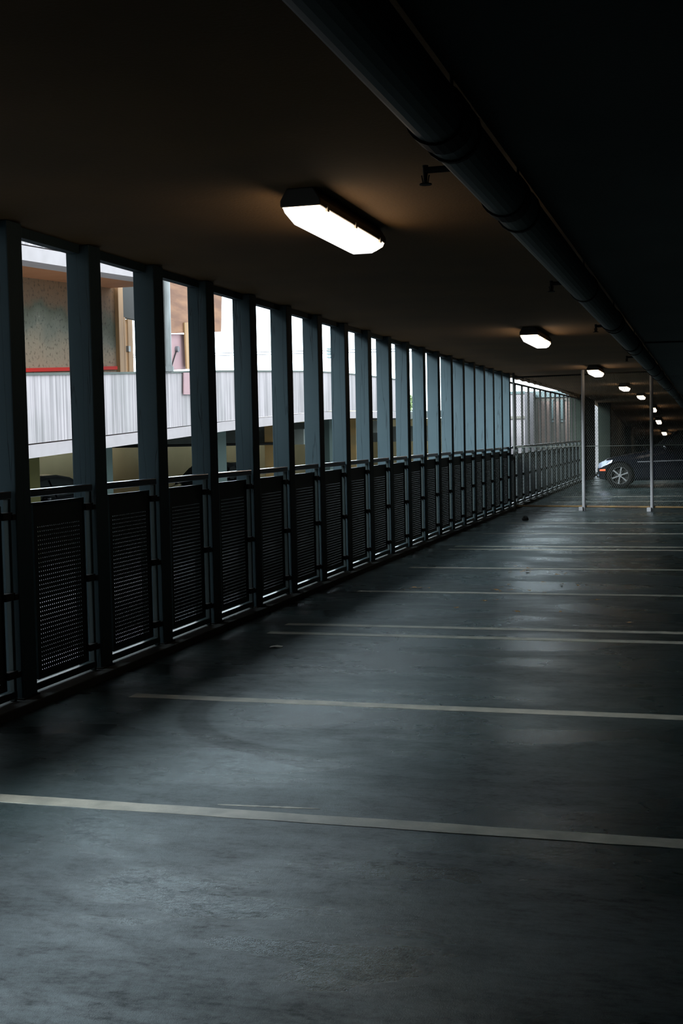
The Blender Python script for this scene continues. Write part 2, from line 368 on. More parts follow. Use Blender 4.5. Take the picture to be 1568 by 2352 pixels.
def perforated(y0, y1, z0, z1, cols, rows, pitch, r):
    """sheet with real octagonal holes; solid borders all round"""
    bm = bmesh.new(); cy = (y0 + y1) / 2; py0 = cy - cols * pitch / 2; pz1 = z1 - .115; pz0 = pz1 - rows * pitch * 1.1; ph = pitch * 1.1
    grid = [[bm.verts.new((0, py0 + i * pitch, pz0 + j * ph)) for i in range(cols + 1)] for j in range(rows + 1)]
    for j in range(rows):
        for i in range(cols):
            a, b, c, d = grid[j][i], grid[j][i + 1], grid[j + 1][i + 1], grid[j + 1][i]
            mx, mz = py0 + (i + .5) * pitch, pz0 + (j + .5) * ph
            h = [bm.verts.new((0, mx + r * math.cos(math.radians(225 + 45 * k)), mz + r * math.sin(math.radians(225 + 45 * k)))) for k in range(8)]
            for k, (u, v) in enumerate(((a, b), (b, c), (c, d), (d, a))):
                bm.faces.new((u, v, h[(2 * k + 2) % 8], h[2 * k + 1], h[2 * k]))
    def q(a, b, c, d): bm.faces.new([bm.verts.new((0, *p)) for p in ((a, c), (b, c), (b, d), (a, d))])
    px1, pzt = py0 + cols * pitch, pz1
    q(y0, y1, z0, pz0); q(y0, y1, pzt, z1); q(y0, py0, pz0, pzt); q(px1, y1, pz0, pzt)
    return bm


def make_panel(top_gap):
    root = bpy.data.objects.new('railing_panel', None); C.objects.link(root)
    bm = bmesh.new(); box(bm, -.022, .022, .004, BAY - .03, 1.108, 1.15); obj('top_rail', bm, 'polished', root, bevel=.005)
    bm = bmesh.new(); box(bm, -.018, .018, .004, BAY - .03, .062, .100); obj('bottom_rail', bm, 'steel', root, bevel=.005)
    for yy in (.004, BAY - .055):
        bm = bmesh.new(); box(bm, -.016, .016, yy, yy + .023, .046, 1.108); obj('upright', bm, 'sheet' if top_gap else 'steel', root, bevel=.004)
    zt = 1.068 if not top_gap else 1.0
    bm = perforated(.062, BAY - .118, .135, zt, 22, int((zt - .25) / .0245), .0222, .0036)
    sh = obj('perforated_sheet', bm, 'sheet', root); s = sh.modifiers.new('thickness', 'SOLIDIFY'); s.thickness = .002
    bm = bmesh.new()
    for yy in (.058, BAY - .128): box(bm, -.008, .008, yy, yy + .012, .130, zt + .004)
    box(bm, -.008, .008, .058, BAY - .116, .113, .138); box(bm, -.008, .008, .058, BAY - .116, zt - .004, zt + .008)
    obj('sheet_frame', bm, 'steel', root)
    for z in (1.02, .60, .19):
        bm = bmesh.new(); box(bm, -.012, .026, BAY - .125, BAY - .032, z - .02, z + .02); box(bm, .005, .026, BAY - .05, BAY - .002, z - .022, z + .010)
        obj('bracket', bm, 'black', root, bevel=.003)
    return root


pA = make_panel(False); first = True
PX = -3.508
for n in range(-3, 19):
    o = pA if first else copy_tree(pA); first = False
    o.location = (PX, Y0 + n * S, 0)
    if n < -1: tag(o, 'perforated railing panel out of the picture to the left, beside the viewer', 'railing', 'perforated railing panels')
    elif n == -1: tag(o, 'perforated railing panel of which only the end shows at the left edge of the photo', 'railing', 'perforated railing panels')
    elif n == 0: tag(o, 'nearest full perforated dark metal railing panel, right of the nearest timber post', 'railing', 'perforated railing panels')
    else: tag(o, f'perforated dark metal railing panel just right of the {ORD[n]} timber post from the left', 'railing', 'perforated railing panels')
# slender section beyond the chain-link fence
pB = make_panel(True); first = True
for n in range(19, 33):
    o = pB if first else copy_tree(pB); first = False
    o.location = (PX, Y0 + 19 * S + (n - 19) * .94 + .03, 0); o.scale = (1, 1.04, 1)
    k = n - 19
    if k == 0: tag(o, 'perforated railing panel between the last timber post and the first slender steel post', 'railing', 'panels between slender posts')
    elif k < 13: tag(o, f'small dim railing panel just right of the {ORD[k - 1]} slender steel post, seen through chain-link', 'railing', 'panels between slender posts')
    else: tag(o, 'farthest dim railing panel, against the dark solid wall', 'railing', 'panels between slender posts')
bm = bmesh.new(); box(bm, -.02, .02, -.024, .024, .045, 2.34)
s0 = obj('slender_post', bm, 'black', bevel=.004)
obj_pl = bx('base_plate', 'black', -.04, .04, -.04, .04, .045, .053, parent=s0)
for k in range(1, 14):
    o = s0 if k == 1 else copy_tree(s0)
    o.location = (-3.53, Y0 + 19 * S + k * .94 - .04, 0)
    tag(o, f'{ORD[k - 1]} slender dark steel post behind the chain-link fence, counted from the last timber post', 'post', 'slender steel posts')
bm = bmesh.new(); box(bm, -3.55, -3.51, 23.24, 36.5, 2.315, 2.345)
tag(obj('upper_rail', bm, 'black'), 'thin dark horizontal bar running across the tops of the slender posts', 'rail')
bm = bmesh.new(); tube(bm, (-3.46, 23.3, 1.14), (-3.46, 36.5, 1.14), .018)
tag(obj('handrail', bm, 'polished'), 'long pale metal handrail in front of the slender posts', 'handrail')

# ------------------------------------------------------------------ painted bay lines
lines = [(4.365, 'nearest, thickest white bay line across the bottom of the photo'), (6.316, 'second nearest white bay line, starting in the shade below the tyre mark'),
         (8.565, 'nearer line of the near pair of close white bay lines'), (8.98, 'farther line of the near pair of close white bay lines'),
         (11.0, 'single white bay line with leaves on it, just beyond the near pair'), (13.045, 'single white bay line just nearer than the far pair of lines'),
         (15.17, 'nearer line of the far pair of close white bay lines'), (15.58, 'farther line of the far pair of close white bay lines'),
         (17.6, 'second white bay line from the chain-link fence'), (19.65, 'white bay line closest to the front of the chain-link fence'),
         (25.6, 'white bay line seen through the chain-link, nearest behind the fence'), (27.6, 'white bay line seen through the chain-link, in front of the car')]
for i, (yy, lab) in enumerate(lines):
    bm = bmesh.new(); n = 40; x0, x1 = -3.05, 2.4
    A = []; B = []; rs = random.Random(i)
    for k in range(n + 1):
        x = x0 + (x1 - x0) * k / n; A.append(bm.verts.new((x, yy - .05 + rs.uniform(-.004, .004), .0012))); B.append(bm.verts.new((x, yy + .05 + rs.uniform(-.004, .004), .0012)))
    for k in range(n): bm.faces.new((A[k], A[k + 1], B[k + 1], B[k]))
    o = obj('bay_line', bm, 'line'); s = o.modifiers.new('thickness', 'SOLIDIFY'); s.thickness = .001
    tag(o, lab, 'road marking', 'white bay lines')

p, q = onZ(500, 1848, 0), onZ(735, 1858, 0); bm = bmesh.new(); n = 24; A = []; B = []; rs = random.Random(11)
for k in range(n + 1):
    t = k / n; c = p.lerp(q, t); w_ = .011 * math.sin(math.pi * t) ** .5 * rs.uniform(.3, 1) + .001; A.append(bm.verts.new((c.x, c.y - w_, .001))); B.append(bm.verts.new((c.x, c.y + w_, .001)))
for k in range(n): bm.faces.new((A[k], A[k + 1], B[k + 1], B[k]))
o = obj('painted_gloss_scrape', bm, 'line'); o.modifiers.new('thickness', 'SOLIDIFY').thickness = .001  # wet gloss of the scrape painted as a pale strip
tag(o, 'thin ragged scrape, its wet gloss laid on in pale paint, just beyond the nearest bay line', 'road marking')

# ------------------------------------------------------------------ chain-link fence
FA, FB = Vector((-3.38, 23.0, 0)), Vector((6.6, 19.3, 0))
FA, FB = Vector((-3.38, 23.02, 0)), Vector((5.0, 21.2, 0))
FD = (FB - FA); FLn = FD.length; FD.normalize(); ang = math.atan2(FD.y, FD.x)
fence = empty('chain_link_fence', FA, 'tall see-through chain-link fence with pale pipe posts closing off the deck', 'fence', rz=ang)
bm = bmesh.new(); dx, h0, h1 = .037, .06, 2.40; H_ = h1 - h0; sl = .62                   # diamonds taller than wide
n = int(FLn / dx); run = H_ * sl
def wire(p, q, r=.0015):
    p, q = Vector(p), Vector(q); d = (q - p).normalized(); s = Vector((0, 1, 0)) * r; t = d.cross(Vector((0, 1, 0))) * r
    A = [bm.verts.new(p + v) for v in (s, t, -s, -t)]; B = [bm.verts.new(q + v) for v in (s, t, -s, -t)]
    for i in range(4): bm.faces.new((A[i], A[(i + 1) % 4], B[(i + 1) % 4], B[i]))
for i in range(-int(run / dx), n + 1):
    a = i * dx; t0 = max(0, -a / run); t1 = min(1, (FLn - a) / run)
    if t1 - t0 > .01:
        wire((a + t0 * run, .002, h0 + t0 * H_), (a + t1 * run, .002, h0 + t1 * H_)); wire((a + t0 * run, -.002, h1 - t0 * H_), (a + t1 * run, -.002, h1 - t1 * H_))
obj('wire_mesh', bm, 'wire', fence)['label'] = 'grey diamond wire mesh'
for i, x in enumerate((0.0, 1.29, 2.50, 3.75, 5.0, 6.3, 7.6)):
    bm = bmesh.new(); r = (.022, .031, .029, .029, .029, .029, .029)[i]; tube(bm, (x, -.03, .0), (x, -.03, 2.48), r, 16)
    p = obj('fence_post', bm, 'pale_pole' if i else 'kerb', fence, smooth=False)
    if i: p['label'] = 'pale round pipe post'
    bm = bmesh.new(); box(bm, x - .075, x + .0, -.10, .0, .0, .07); obj('foot', bm, 'pale_pole', p, bevel=.006)
for z, r, mm, nm in ((.075, .017, 'rust', 'bottom_rail'), (1.14, .006, 'wire', 'tension_wire'), (2.40, .015, 'black', 'top_rail')):
    bm = bmesh.new(); tube(bm, (0, 0.01, z), (FLn, 0.01, z), r, 8); q = obj(nm, bm, mm, fence)
    if nm == 'bottom_rail': q['label'] = 'rusty yellow bottom pipe'

# ------------------------------------------------------------------ ceiling lamps
def make_lamp():
    root = bpy.data.objects.new('ceiling_light', None); C.objects.link(root); L = .625
    # origin on the ceiling, long axis Y
    bm = bmesh.new(); prism(bm, [(-.065, 0), (.065, 0), (.098, -.055), (.098, -.085), (-.098, -.085), (-.098, -.055)], -L, L, 'Y'); obj('housing', bm, 'housing', root, bevel=.006)
    # lens: tapered trough with chamfered ends
    bm = bmesh.new(); secs = [(-L + .012, .088, .004), (-L + .03, .085, .026), (-L + .14, .074, .070), (L - .14, .074, .070), (L - .03, .085, .026), (L - .012, .088, .004)]
    rows = []
    for yy, hw, dp in secs:
        z = -.085; rows.append([bm.verts.new(v) for v in ((-.090, yy, z), (-.088, yy, z - dp * .5), (-hw, yy, z - dp * .85), (-hw * .7, yy, z - dp), (hw * .7, yy, z - dp), (hw, yy, z - dp * .85), (.088, yy, z - dp * .5), (.090, yy, z))])
    for A, B in zip(rows, rows[1:]):
        for i in range(7): bm.faces.new((A[i], A[i + 1], B[i + 1], B[i]))
    bm.faces.new(rows[0]); bm.faces.new(rows[-1][::-1])
    bmesh.ops.remove_doubles(bm, verts=bm.verts, dist=1e-5)
    bm.normal_update(); ln = obj('lens', bm, 'lens', root); ln.data.materials.append(M['lens_base'])
    for f_ in ln.data.polygons:
        if abs(f_.normal.z) > .6: f_.material_index = 1
    ln['label'] = 'glowing white ribbed lens'
    for yy in (-.5, .0, .5):
        for sx in (-1, 1):
            bm = bmesh.new(); box(bm, sx * .095 - .006, sx * .095 + .006, yy - .015, yy + .015, -.098, -.07); obj('clip', bm, 'clip', root)
    return root


lampdata = [(-1.82, 6.31, 'nearest, largest glowing ceiling light'), (-1.84, 14.25, 'second ceiling light from the viewer'), (-1.84, 22.0, 'third ceiling light from the viewer, just before the fence'),
            (-1.84, 29.7, 'fourth ceiling light, first one beyond the chain-link fence'), (-1.84, 37.1, 'fifth ceiling light, second one beyond the fence'),
            (-1.84, 45.3, 'small ceiling light touching the right-hand pale fence post'), (-1.84, 50.1, 'small ceiling light right of the fence post, halfway down to the car roof'),
            (-1.84, 56.4, 'left one of the two tiny ceiling lights just above the car roof'), (-1.47, 58.5, 'right one of the two tiny ceiling lights just above the car roof')]
l0 = make_lamp()
for i, (x, yy, lab) in enumerate(lampdata):
    o = l0 if i == 0 else copy_tree(l0)
    s = (lerp(yy + .1, CE) - lerp(yy - .1, CE)) / .2
    o.location = (x, yy, lerp(yy, CE) - (.0 if abs(s) < .03 else .03)); o.rotation_euler = (math.atan(s), 0, 0); tag(o, lab, 'ceiling light', 'fluorescent ceiling lights')

# ------------------------------------------------------------------ drain pipe with couplings and hangers
pipe = empty('drain_pipe', (-.775, YB, 2.36), 'long thick grey drain pipe hung under the ceiling beside the lower soffit', 'pipe')
joints = [YB, 3.85, 5.15, 10.9, 13.6, 19.5, 26, 33, 41]
for i, (a, b) in enumerate(zip(joints, joints[1:])):
    za, zb = lerp(a, CE) - .215, lerp(b, CE) - .215; r = .086
    bm = bmesh.new(); tube(bm, (0, a - YB, za - 2.36), (0, b - YB - .10, zb - 2.36), r, 24); obj('pipe_length', bm, 'pipe', pipe, smooth=False)
    if i:
        bm = bmesh.new(); tube(bm, (0, a - YB - .17, za - 2.36), (0, a - YB - .08, za - 2.36), r * .93, 24); tube(bm, (0, a - YB - .10, za - 2.36), (0, a - YB + .03, za - 2.36), r * 1.10, 24)
        obj('coupling', bm, 'black', pipe)
for yy in (4.0, 5.45, 8.4, 11.1, 14.2, 17.6, 21, 25, 30):
    z = lerp(yy, CE); bm = bmesh.new()
    tube(bm, (0, yy - YB, z - .215 - 2.36), (0, yy - YB + .025, z - .215 - 2.36), .094, 20); tube(bm, (0, yy - YB + .012, z - .13 - 2.36), (0, yy - YB + .012, z - 2.36), .006, 8)
    obj('hanger', bm, 'black', pipe)
# sprinkler branches reaching left from the pipe
for i, (yy, L, lab) in enumerate(((5.25, .27, 'nearest sprinkler arm sticking out left of the drain pipe'), (9.4, .24, 'second nearest sprinkler arm left of the drain pipe'), (13.2, .24, 'third sprinkler arm left of the drain pipe, above the third light'), (18.6, .26, 'farthest sprinkler arm left of the drain pipe'))):
    z = lerp(yy, CE) - .06
    t = empty('sprinkler', (-.86, yy, z), lab, 'sprinkler', 'ceiling sprinklers')
    bm = bmesh.new(); tube(bm, (.06, 0, 0), (-L, 0, 0), .014, 10); tube(bm, (-.05, 0, 0), (-.10, 0, 0), .022, 10); obj('branch_pipe', bm, 'black', t)
    bm = bmesh.new(); tube(bm, (-L, 0, .02), (-L, 0, -.055), .013, 10, .007); tube(bm, (-L, 0, -.055), (-L, 0, -.060), .026, 12)
    for s in (-1, 1): tube(bm, (-L + s * .016, 0, -.02), (-L + s * .010, 0, -.055), .003, 6)
    obj('sprinkler_head', bm, 'black', t)
bm = bmesh.new(); tube(bm, (-1.02, 9.8, 2.50), (-.80, 11.9, 2.44), .014, 8)
tag(obj('conduit', bm, 'black'), 'thin dark conduit running slantwise into the drain pipe', 'conduit')
bm = bmesh.new(); tube(bm, (-.66, 14.1, 2.34), (5, 14.9, 2.34), .010, 8)
tag(obj('cross_conduit', bm, 'black'), 'thin dark line of conduit crossing the lower grey soffit at the right', 'conduit')

# ------------------------------------------------------------------ litter
def leaf_mesh(rs):
    bm = bmesh.new(); n = 8; c = bm.verts.new((0, 0, .006)); ring = []
    for k in range(n):
        a = 2 * math.pi * k / n; r = rs.uniform(.7, 1.1); ring.append(bm.verts.new((math.cos(a) * .028 * r, math.sin(a) * .016 * r, rs.uniform(.001, .012))))
    for k in range(n): bm.faces.new((c, ring[k], ring[(k + 1) % n]))
    tube(bm, (.026, 0, .004), (.045, .003, .006), .0012, 5)
    return bm
rs = random.Random(3)
proto = [obj('fallen_leaf', leaf_mesh(rs), 'leaf') for _ in range(4)]
spots = [(1205, 1310), (1212, 1313), (1199, 1314), (1220, 1309), (1212, 1306), (1170, 1313), (1183, 1301), (1298, 1319), (1278, 1321), (1140, 1357), (1149, 1359), (1152, 1350), (1168, 1344), (1215, 1358),
         (1171, 1357), (1328, 1347), (1246, 1338), (1113, 1382), (1139, 1379), (1365, 1380), (1372, 1379), (1188, 1407), (1287, 1407), (1048, 1398), (941, 1353), (951, 1351), (962, 1352), (925, 1356), (984, 1352), (1250, 1363), (1290, 1343), (1444, 1432)]
for i, (px, py) in enumerate(spots):
    o = proto[i] if i < 4 else proto[i % 4].copy()
    if i >= 4: C.objects.link(o)
    p = onZ(px, py, 0); o.location = (p.x, p.y, .0035); o.rotation_euler = (0, 0, rs.uniform(0, 6.3)); k = rs.uniform(.7, 1.15); o.scale = (k, k, k)
    tag(o, 'tiny dry brown leaf lying on the deck among others like it', 'leaf', 'fallen leaves on the deck')
p = onZ(634, 1487, 0); bm = bmesh.new(); v = [bm.verts.new(q) for q in ((-.04, -.025, .004), (.0, -.03, .01), (.045, -.02, .003), (.04, .03, .006), (.0, .022, .013), (-.045, .028, .004))]
bm.faces.new((v[0], v[1], v[4], v[5])); bm.faces.new((v[1], v[2], v[3], v[4])); o = obj('paper_scrap', bm, 'paper'); o.location = (p.x, p.y, 0); o.modifiers.new('t', 'SOLIDIFY').thickness = .001
tag(o, 'small pale scrap of paper lying alone on the deck near the railing', 'paper')
p = onZ(1206, 1195, 0); bm = bmesh.new(); bmesh.ops.create_icosphere(bm, subdivisions=2, radius=.05)
for v in bm.verts: v.co = Vector((v.co.x * 1.1, v.co.y * .8, max(v.co.z, -.02) * .9 + .02)) * (1 + rs.uniform(-.15, .15))
o = obj('rubble_lump', bm, 'black'); o.location = (p.x, p.y, 0); tag(o, 'small dark lump of rubble on the deck in front of the fence', 'rubble')

# ------------------------------------------------------------------ cars
def loft(bm, secs):
    rows = [[bm.verts.new(v) for v in s] for s in secs]; n = len(rows[0])
    for A, B in zip(rows, rows[1:]):
        for i in range(n): bm.faces.new((A[i], A[(i + 1) % n], B[(i + 1) % n], B[i]))
    bm.faces.new(rows[0][::-1]); bm.faces.new(rows[-1])


def make_car(paint='car'):
    """hatchback along +X from the nose at 0; near side at y=0, far side at y=1.75"""
    root = bpy.data.objects.new('parked_car', None); C.objects.link(root); W = 1.75
    # x, bottom, shoulder height, top height, half width at sill, shoulder, top
    st = [(.13, .30, .46, .54, .60, .62, .50), (.18, .24, .54, .62, .76, .78, .62), (.35, .20, .64, .72, .84, .85, .70), (.75, .19, .73, .80, .87, .875, .74), (1.25, .19, .80, .88, .87, .875, .75), (1.42, .19, .84, .93, .87, .875, .74),
          (1.75, .19, .90, 1.18, .87, .875, .64), (2.05, .19, .91, 1.37, .87, .875, .58), (2.5, .19, .93, 1.45, .87, .875, .56), (3.1, .19, .95, 1.45, .87, .875, .55), (3.7, .19, .98, 1.38, .87, .87, .54), (4.05, .22, .98, 1.20, .86, .86, .56), (4.25, .30, .92, 1.0, .80, .82, .60), (4.33, .36, .70, .80, .72, .74, .60)]
    def sec(x, zb, zs_, zt_, a, b, c):
        m_ = (zb + zs_) / 2; cy = W / 2; h = [(a * .93, zb), (a, zb + .07), (b + .005, m_), (b, zs_ - .06), (b - .03, zs_), ((b + c) / 2 - .02, (zs_ + zt_) / 2), (c + .02, zt_ - .05), (c - .06, zt_ - .01), (c - .3, zt_ + .01)]
        return [(x, cy - y, z) for y, z in h] + [(x, cy + y, z) for y, z in h[::-1]]
    bm = bmesh.new(); loft(bm, [sec(*s) for s in st]); body = obj('body', bm, paint, root, smooth=False)
    # wheel arches are cut out of the shell
    bm = bmesh.new()
    for wx in (.68, 3.32):
        for y0, y1 in ((-.1, .26), (W - .26, W + .1)): tube(bm, (wx, y0, .31), (wx, y1, .31), .355, 28)
    cut = obj('cutter', bm, 'black', root); mo = body.modifiers.new('arch', 'BOOLEAN'); mo.object = cut; mo.solver = 'EXACT'
    dg = bpy.context.evaluated_depsgraph_get(); me = bpy.data.meshes.new_from_object(body.evaluated_get(dg)); body.modifiers.clear(); body.data = me; bpy.data.objects.remove(cut)
    for wx, wy in ((.68, .02), (3.32, .02), (.68, W - .24), (3.32, W - .24)):
        out = wy if wy < 1 else wy + .22; sg = -1 if wy < 1 else 1
        bm = bmesh.new(); prof = [(.20, 0), (.29, 0), (.315, .03), (.315, .17), (.29, .20), (.20, .20)]; n = 32; rings = []
        for k in range(n):
            a = 2 * math.pi * k / n; rings.append([bm.verts.new((wx + r * math.cos(a), wy + t, .315 + r * math.sin(a))) for r, t in prof])
        for k in range(n):
            A, B = rings[k], rings[(k + 1) % n]
            for i in range(6): bm.faces.new((A[i], A[(i + 1) % 6], B[(i + 1) % 6], B[i]))
        wh = obj('wheel', bm, 'tyre', root, smooth=True); wh['label'] = 'black tyre'
        bm = bmesh.new(); n = 32; yo = out; yi = out - sg * .09
        A = []
        for k in range(n):
            a = 2 * math.pi * k / n; A.append([bm.verts.new((wx + r * math.cos(a), y_, .315 + r * math.sin(a))) for r, y_ in ((.215, yo), (.20, yo), (.195, yi), (.21, yi))])
        for k in range(n):
            P, Q = A[k], A[(k + 1) % n]
            for i in range(4): bm.faces.new((P[i], P[(i + 1) % 4], Q[(i + 1) % 4], Q[i]))
        for k in range(6):                                                              # six slim spokes, hub
            a = math.radians(80 + 60 * k); c, s = math.cos(a), math.sin(a); hw = .011
            pts = []
            for rr, ww in ((.03, hw * 1.1), (.20, hw * 1.5)):
                for q in (-1, 1): pts.append((wx + rr * c - q * ww * s, .315 + rr * s + q * ww * c))
            ya, yb = yo - sg * .0, yo - sg * .03
            hexa(bm, [(pts[0][0], ya, pts[0][1]), (pts[1][0], ya, pts[1][1]), (pts[3][0], ya, pts[3][1]), (pts[2][0], ya, pts[2][1]), (pts[0][0], yb, pts[0][1]), (pts[1][0], yb, pts[1][1]), (pts[3][0], yb, pts[3][1]), (pts[2][0], yb, pts[2][1])])
        tube(bm, (wx, yo + sg * .005, .315), (wx, yo - sg * .04, .315), .042, 16)
        rm = obj('rim', bm, 'rim', wh); rm['label'] = 'silver six-spoke rim'
        bm = bmesh.new(); tube(bm, (wx, yi, .315), (wx, yi + .01, .315), .2, 24); obj('brake_disc', bm, 'black', wh)
    def side_poly(name, pts, m, side=0, th=.008):
        """pts (x,z,inset) on the side of the car"""
        bm = bmesh.new(); A = []; B = []
        for x, z, ins in pts:
            y = ins if side == 0 else W - ins; s = -1 if side == 0 else 1
            A.append(bm.verts.new((x, y + s * th, z))); B.append(bm.verts.new((x, y - s * .004, z)))
        bm.faces.new(A); bm.faces.new(B[::-1]); n = len(A)
        for i in range(n): bm.faces.new((A[i], B[i], B[(i + 1) % n], A[(i + 1) % n]))
        return obj(name, bm, m, root)
    for sd in (0, 1):
        side_poly('front_window', [(1.62, .965, .06), (2.42, .985, .05), (2.42, 1.36, .235), (2.05, 1.31, .245), (1.78, 1.13, .165)], 'glass', sd)
        side_poly('rear_window', [(2.50, .99, .05), (3.35, 1.02, .05), (3.50, 1.22, .17), (3.25, 1.36, .25), (2.50, 1.37, .235)], 'glass', sd)
        side_poly('side_moulding', [(1.10, .63, -.006), (4.0, .70, -.006), (4.0, .72, -.006), (1.10, .655, -.006)], 'chrome', sd, .006)
        side_poly('marker_light', [(.20, .43, .055), (.34, .43, .025), (.34, .48, .025), (.20, .47, .055)], 'signal', sd, .012)
        side_poly('door_handle', [(2.18, .87, -.004), (2.36, .875, -.004), (2.36, .90, -.004), (2.18, .895, -.004)], 'car', sd, .02)
        side_poly('front_door', [(1.48, .30, -.004), (2.45, .30, -.004), (2.45, .93, .02), (1.48, .90, .02)], paint, sd, .002)
        y = -.10 if sd == 0 else W + .10
        bm = bmesh.new(); bmesh.ops.create_uvsphere(bm, u_segments=16, v_segments=10, radius=1, matrix=Matrix.Translation((1.78, y, .99)) @ Matrix.Diagonal((.07, .10, .065, 1))); tube(bm, (1.78, y, .96), (1.80, .03 if sd == 0 else W - .03, .94), .02, 8)
        mr = obj('wing_mirror', bm, paint, root, smooth=True)
        # headlamp wraps round the front corner
        s = 1 if sd == 0 else -1; o_ = 0 if sd == 0 else W
        bm = bmesh.new(); P = [(.16, .22, .50, .60), (.17, .11, .50, .615), (.24, .055, .51, .655), (.36, .02, .57, .68), (.50, .006, .64, .70)]
        A = [bm.verts.new((x - .012, o_ + s * (yy - .016), z0)) for x, yy, z0, z1 in P]; B = [bm.verts.new((x + .01, o_ + s * (yy - .01), z1)) for x, yy, z0, z1 in P]
        A2 = [bm.verts.new((x + .03, o_ + s * (yy + .05), z0)) for x, yy, z0, z1 in P]; B2 = [bm.verts.new((x + .03, o_ + s * (yy + .05), z1)) for x, yy, z0, z1 in P]
        for i in range(4):
            bm.faces.new((A[i], A[i + 1], B[i + 1], B[i])); bm.faces.new((A2[i], B2[i], B2[i + 1], A2[i + 1])); bm.faces.new((B[i], B[i + 1], B2[i + 1], B2[i])); bm.faces.new((A[i], A2[i], A2[i + 1], A[i + 1]))
        bm.faces.new((A[0], B[0], B2[0], A2[0])); bm.faces.new((A[4], A2[4], B2[4], B[4]))
        h_ = obj('headlight', bm, 'headlamp', root); h_['label'] = 'clear wraparound headlight'
        bm = bmesh.new(); bmesh.ops.create_uvsphere(bm, u_segments=12, v_segments=8, radius=.035, matrix=Matrix.Translation((.17, o_ + s * .22, .32))); obj('fog_light', bm, 'headlamp', root)
    bm = bmesh.new(); hexa(bm, [(1.40, .22, .975), (1.40, W - .22, .975), (1.46, W - .22, .96), (1.46, .22, .96), (2.04, .34, 1.385), (2.04, W - .34, 1.385), (2.08, W - .34, 1.36), (2.08, .34, 1.36)]); obj('windscreen', bm, 'glass', root)
    bm = bmesh.new(); box(bm, .10, .25, .30, W - .30, .26, .40); obj('bumper_grille', bm, 'black', root, bevel=.02)
    return root


c1 = make_car(); c1.location = (-2.755, 31.4, 0)
tag(c1, 'dark blue hatchback parked sideways behind the chain-link fence, nose to the left', 'car')

# ------------------------------------------------------------------ opposite ramp of the garage (outside, left)
PXo = -10.30
PT = [(4, 1.80), (17.8, 2.49), (20.55, 2.62), (23.4, 2.76), (26.4, 2.913), (29.6, 3.05), (32.2, 3.16), (35, 3.25), (38, 3.30), (43.5, 3.34)]     # top of the parapet along Y


def band(name, m, za, zb, x0, x1, ya=4, yb=43.5, T=PT, label=None, parent=None):
    """a long wall piece that follows the ramp's slope: za/zb are heights relative to the parapet top"""
    ys = [ya] + [t[0] for t in T if ya < t[0] < yb] + [yb]; bm = bmesh.new(); rows = []
    for y in ys:
        z = lerp(y, T); rows.append([bm.verts.new(v) for v in ((x0, y, z + za), (x1, y, z + za), (x1, y, z + zb), (x0, y, z + zb))])
    for A, B in zip(rows, rows[1:]):
        for i in range(4): bm.faces.new((A[i], A[(i + 1) % 4], B[(i + 1) % 4], B[i]))
    bm.faces.new(rows[0]); bm.faces.new(rows[-1][::-1]); o = obj(name, bm, m, parent)
    return o


ramp = empty('opposite_ramp', (0, 0, 0), 'pale streaked concrete parapet and slab of the sloping garage ramp across the gap', 'ramp')
band('parapet', 'parapet', -1.115, -.04, PXo - .18, PXo, parent=ramp)['label'] = 'pale streaked concrete parapet'
band('coping', 'conc', -.04, .0, PXo - .20, PXo + .02, parent=ramp)['label'] = 'grimy grey coping'
band('slab_fascia', 'fascia', -1.345, -1.135, PXo - .5, PXo, parent=ramp)['label'] = 'clean pale slab edge below the dark groove'
band('slab', 'conc', -1.33, -1.12, -16.98, PXo - .5, parent=ramp)
up = empty('upper_storey', (0, 0, 0), 'pale fascia and orange underside of the storey above the opposite ramp', 'building storey')
UT = [(y, z + 1.78) for y, z in PT]
band('upper_fascia', 'fascia', -.02, .21, PXo - .5, PXo, 4, 24.4, UT, parent=up)
band('upper_parapet', 'parapet', .23, .75, PXo - .18, PXo, 4, 24.4, UT, parent=up)
band('underside', 'orange', .0, .20, -12.3, PXo - .02, 4, 24.4, UT, parent=up)['label'] = 'orange-brown underside'
# back wall of that storey with red edging, timber jambs, dark panel
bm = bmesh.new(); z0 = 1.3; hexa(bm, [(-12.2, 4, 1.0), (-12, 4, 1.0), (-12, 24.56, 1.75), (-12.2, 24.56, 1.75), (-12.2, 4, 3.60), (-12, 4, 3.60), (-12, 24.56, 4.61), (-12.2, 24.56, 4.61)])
tag(obj('stained_wall', bm, 'stained_shaded'), 'mottled grey and brown stained wall, shade painted into its upper part, standing behind the opposite parapet', 'wall')
bm = bmesh.new(); hexa(bm, [(-11.99, 15, 2.36), (-11.95, 15, 2.36), (-11.95, 24.5, 2.90), (-11.99, 24.5, 2.90), (-11.99, 15, 2.43), (-11.95, 15, 2.43), (-11.95, 24.5, 2.97), (-11.99, 24.5, 2.97)])
tag(obj('red_strip', bm, 'red'), 'thin bright red strip along the foot of the stained wall', 'strip')
door = empty('timber_doorway', (-12, 24.6, 1.8), 'raw pine door frame with a narrow pine leaf, lit from behind, in the stained wall', 'doorway')
for nm, a, b, zt in (('jamb', -.03, .20, 2.85), ('jamb', .21, .28, 2.22), ('door_leaf', .40, .63, 2.19)):
    bm = bmesh.new(); box(bm, -.08, .08, a, b, 0, zt); obj(nm, bm, 'wood', door, bevel=.005)
bm = bmesh.new(); box(bm, -.08, .05, .17, 1.6, 2.22, 3.0); obj('head_panel', bm, 'dark', door)['label'] = 'dark panel over the opening'
bm = bmesh.new(); box(bm, .02, .11, .34, .44, 1.50, 1.62); obj('latch', bm, 'galv', door)
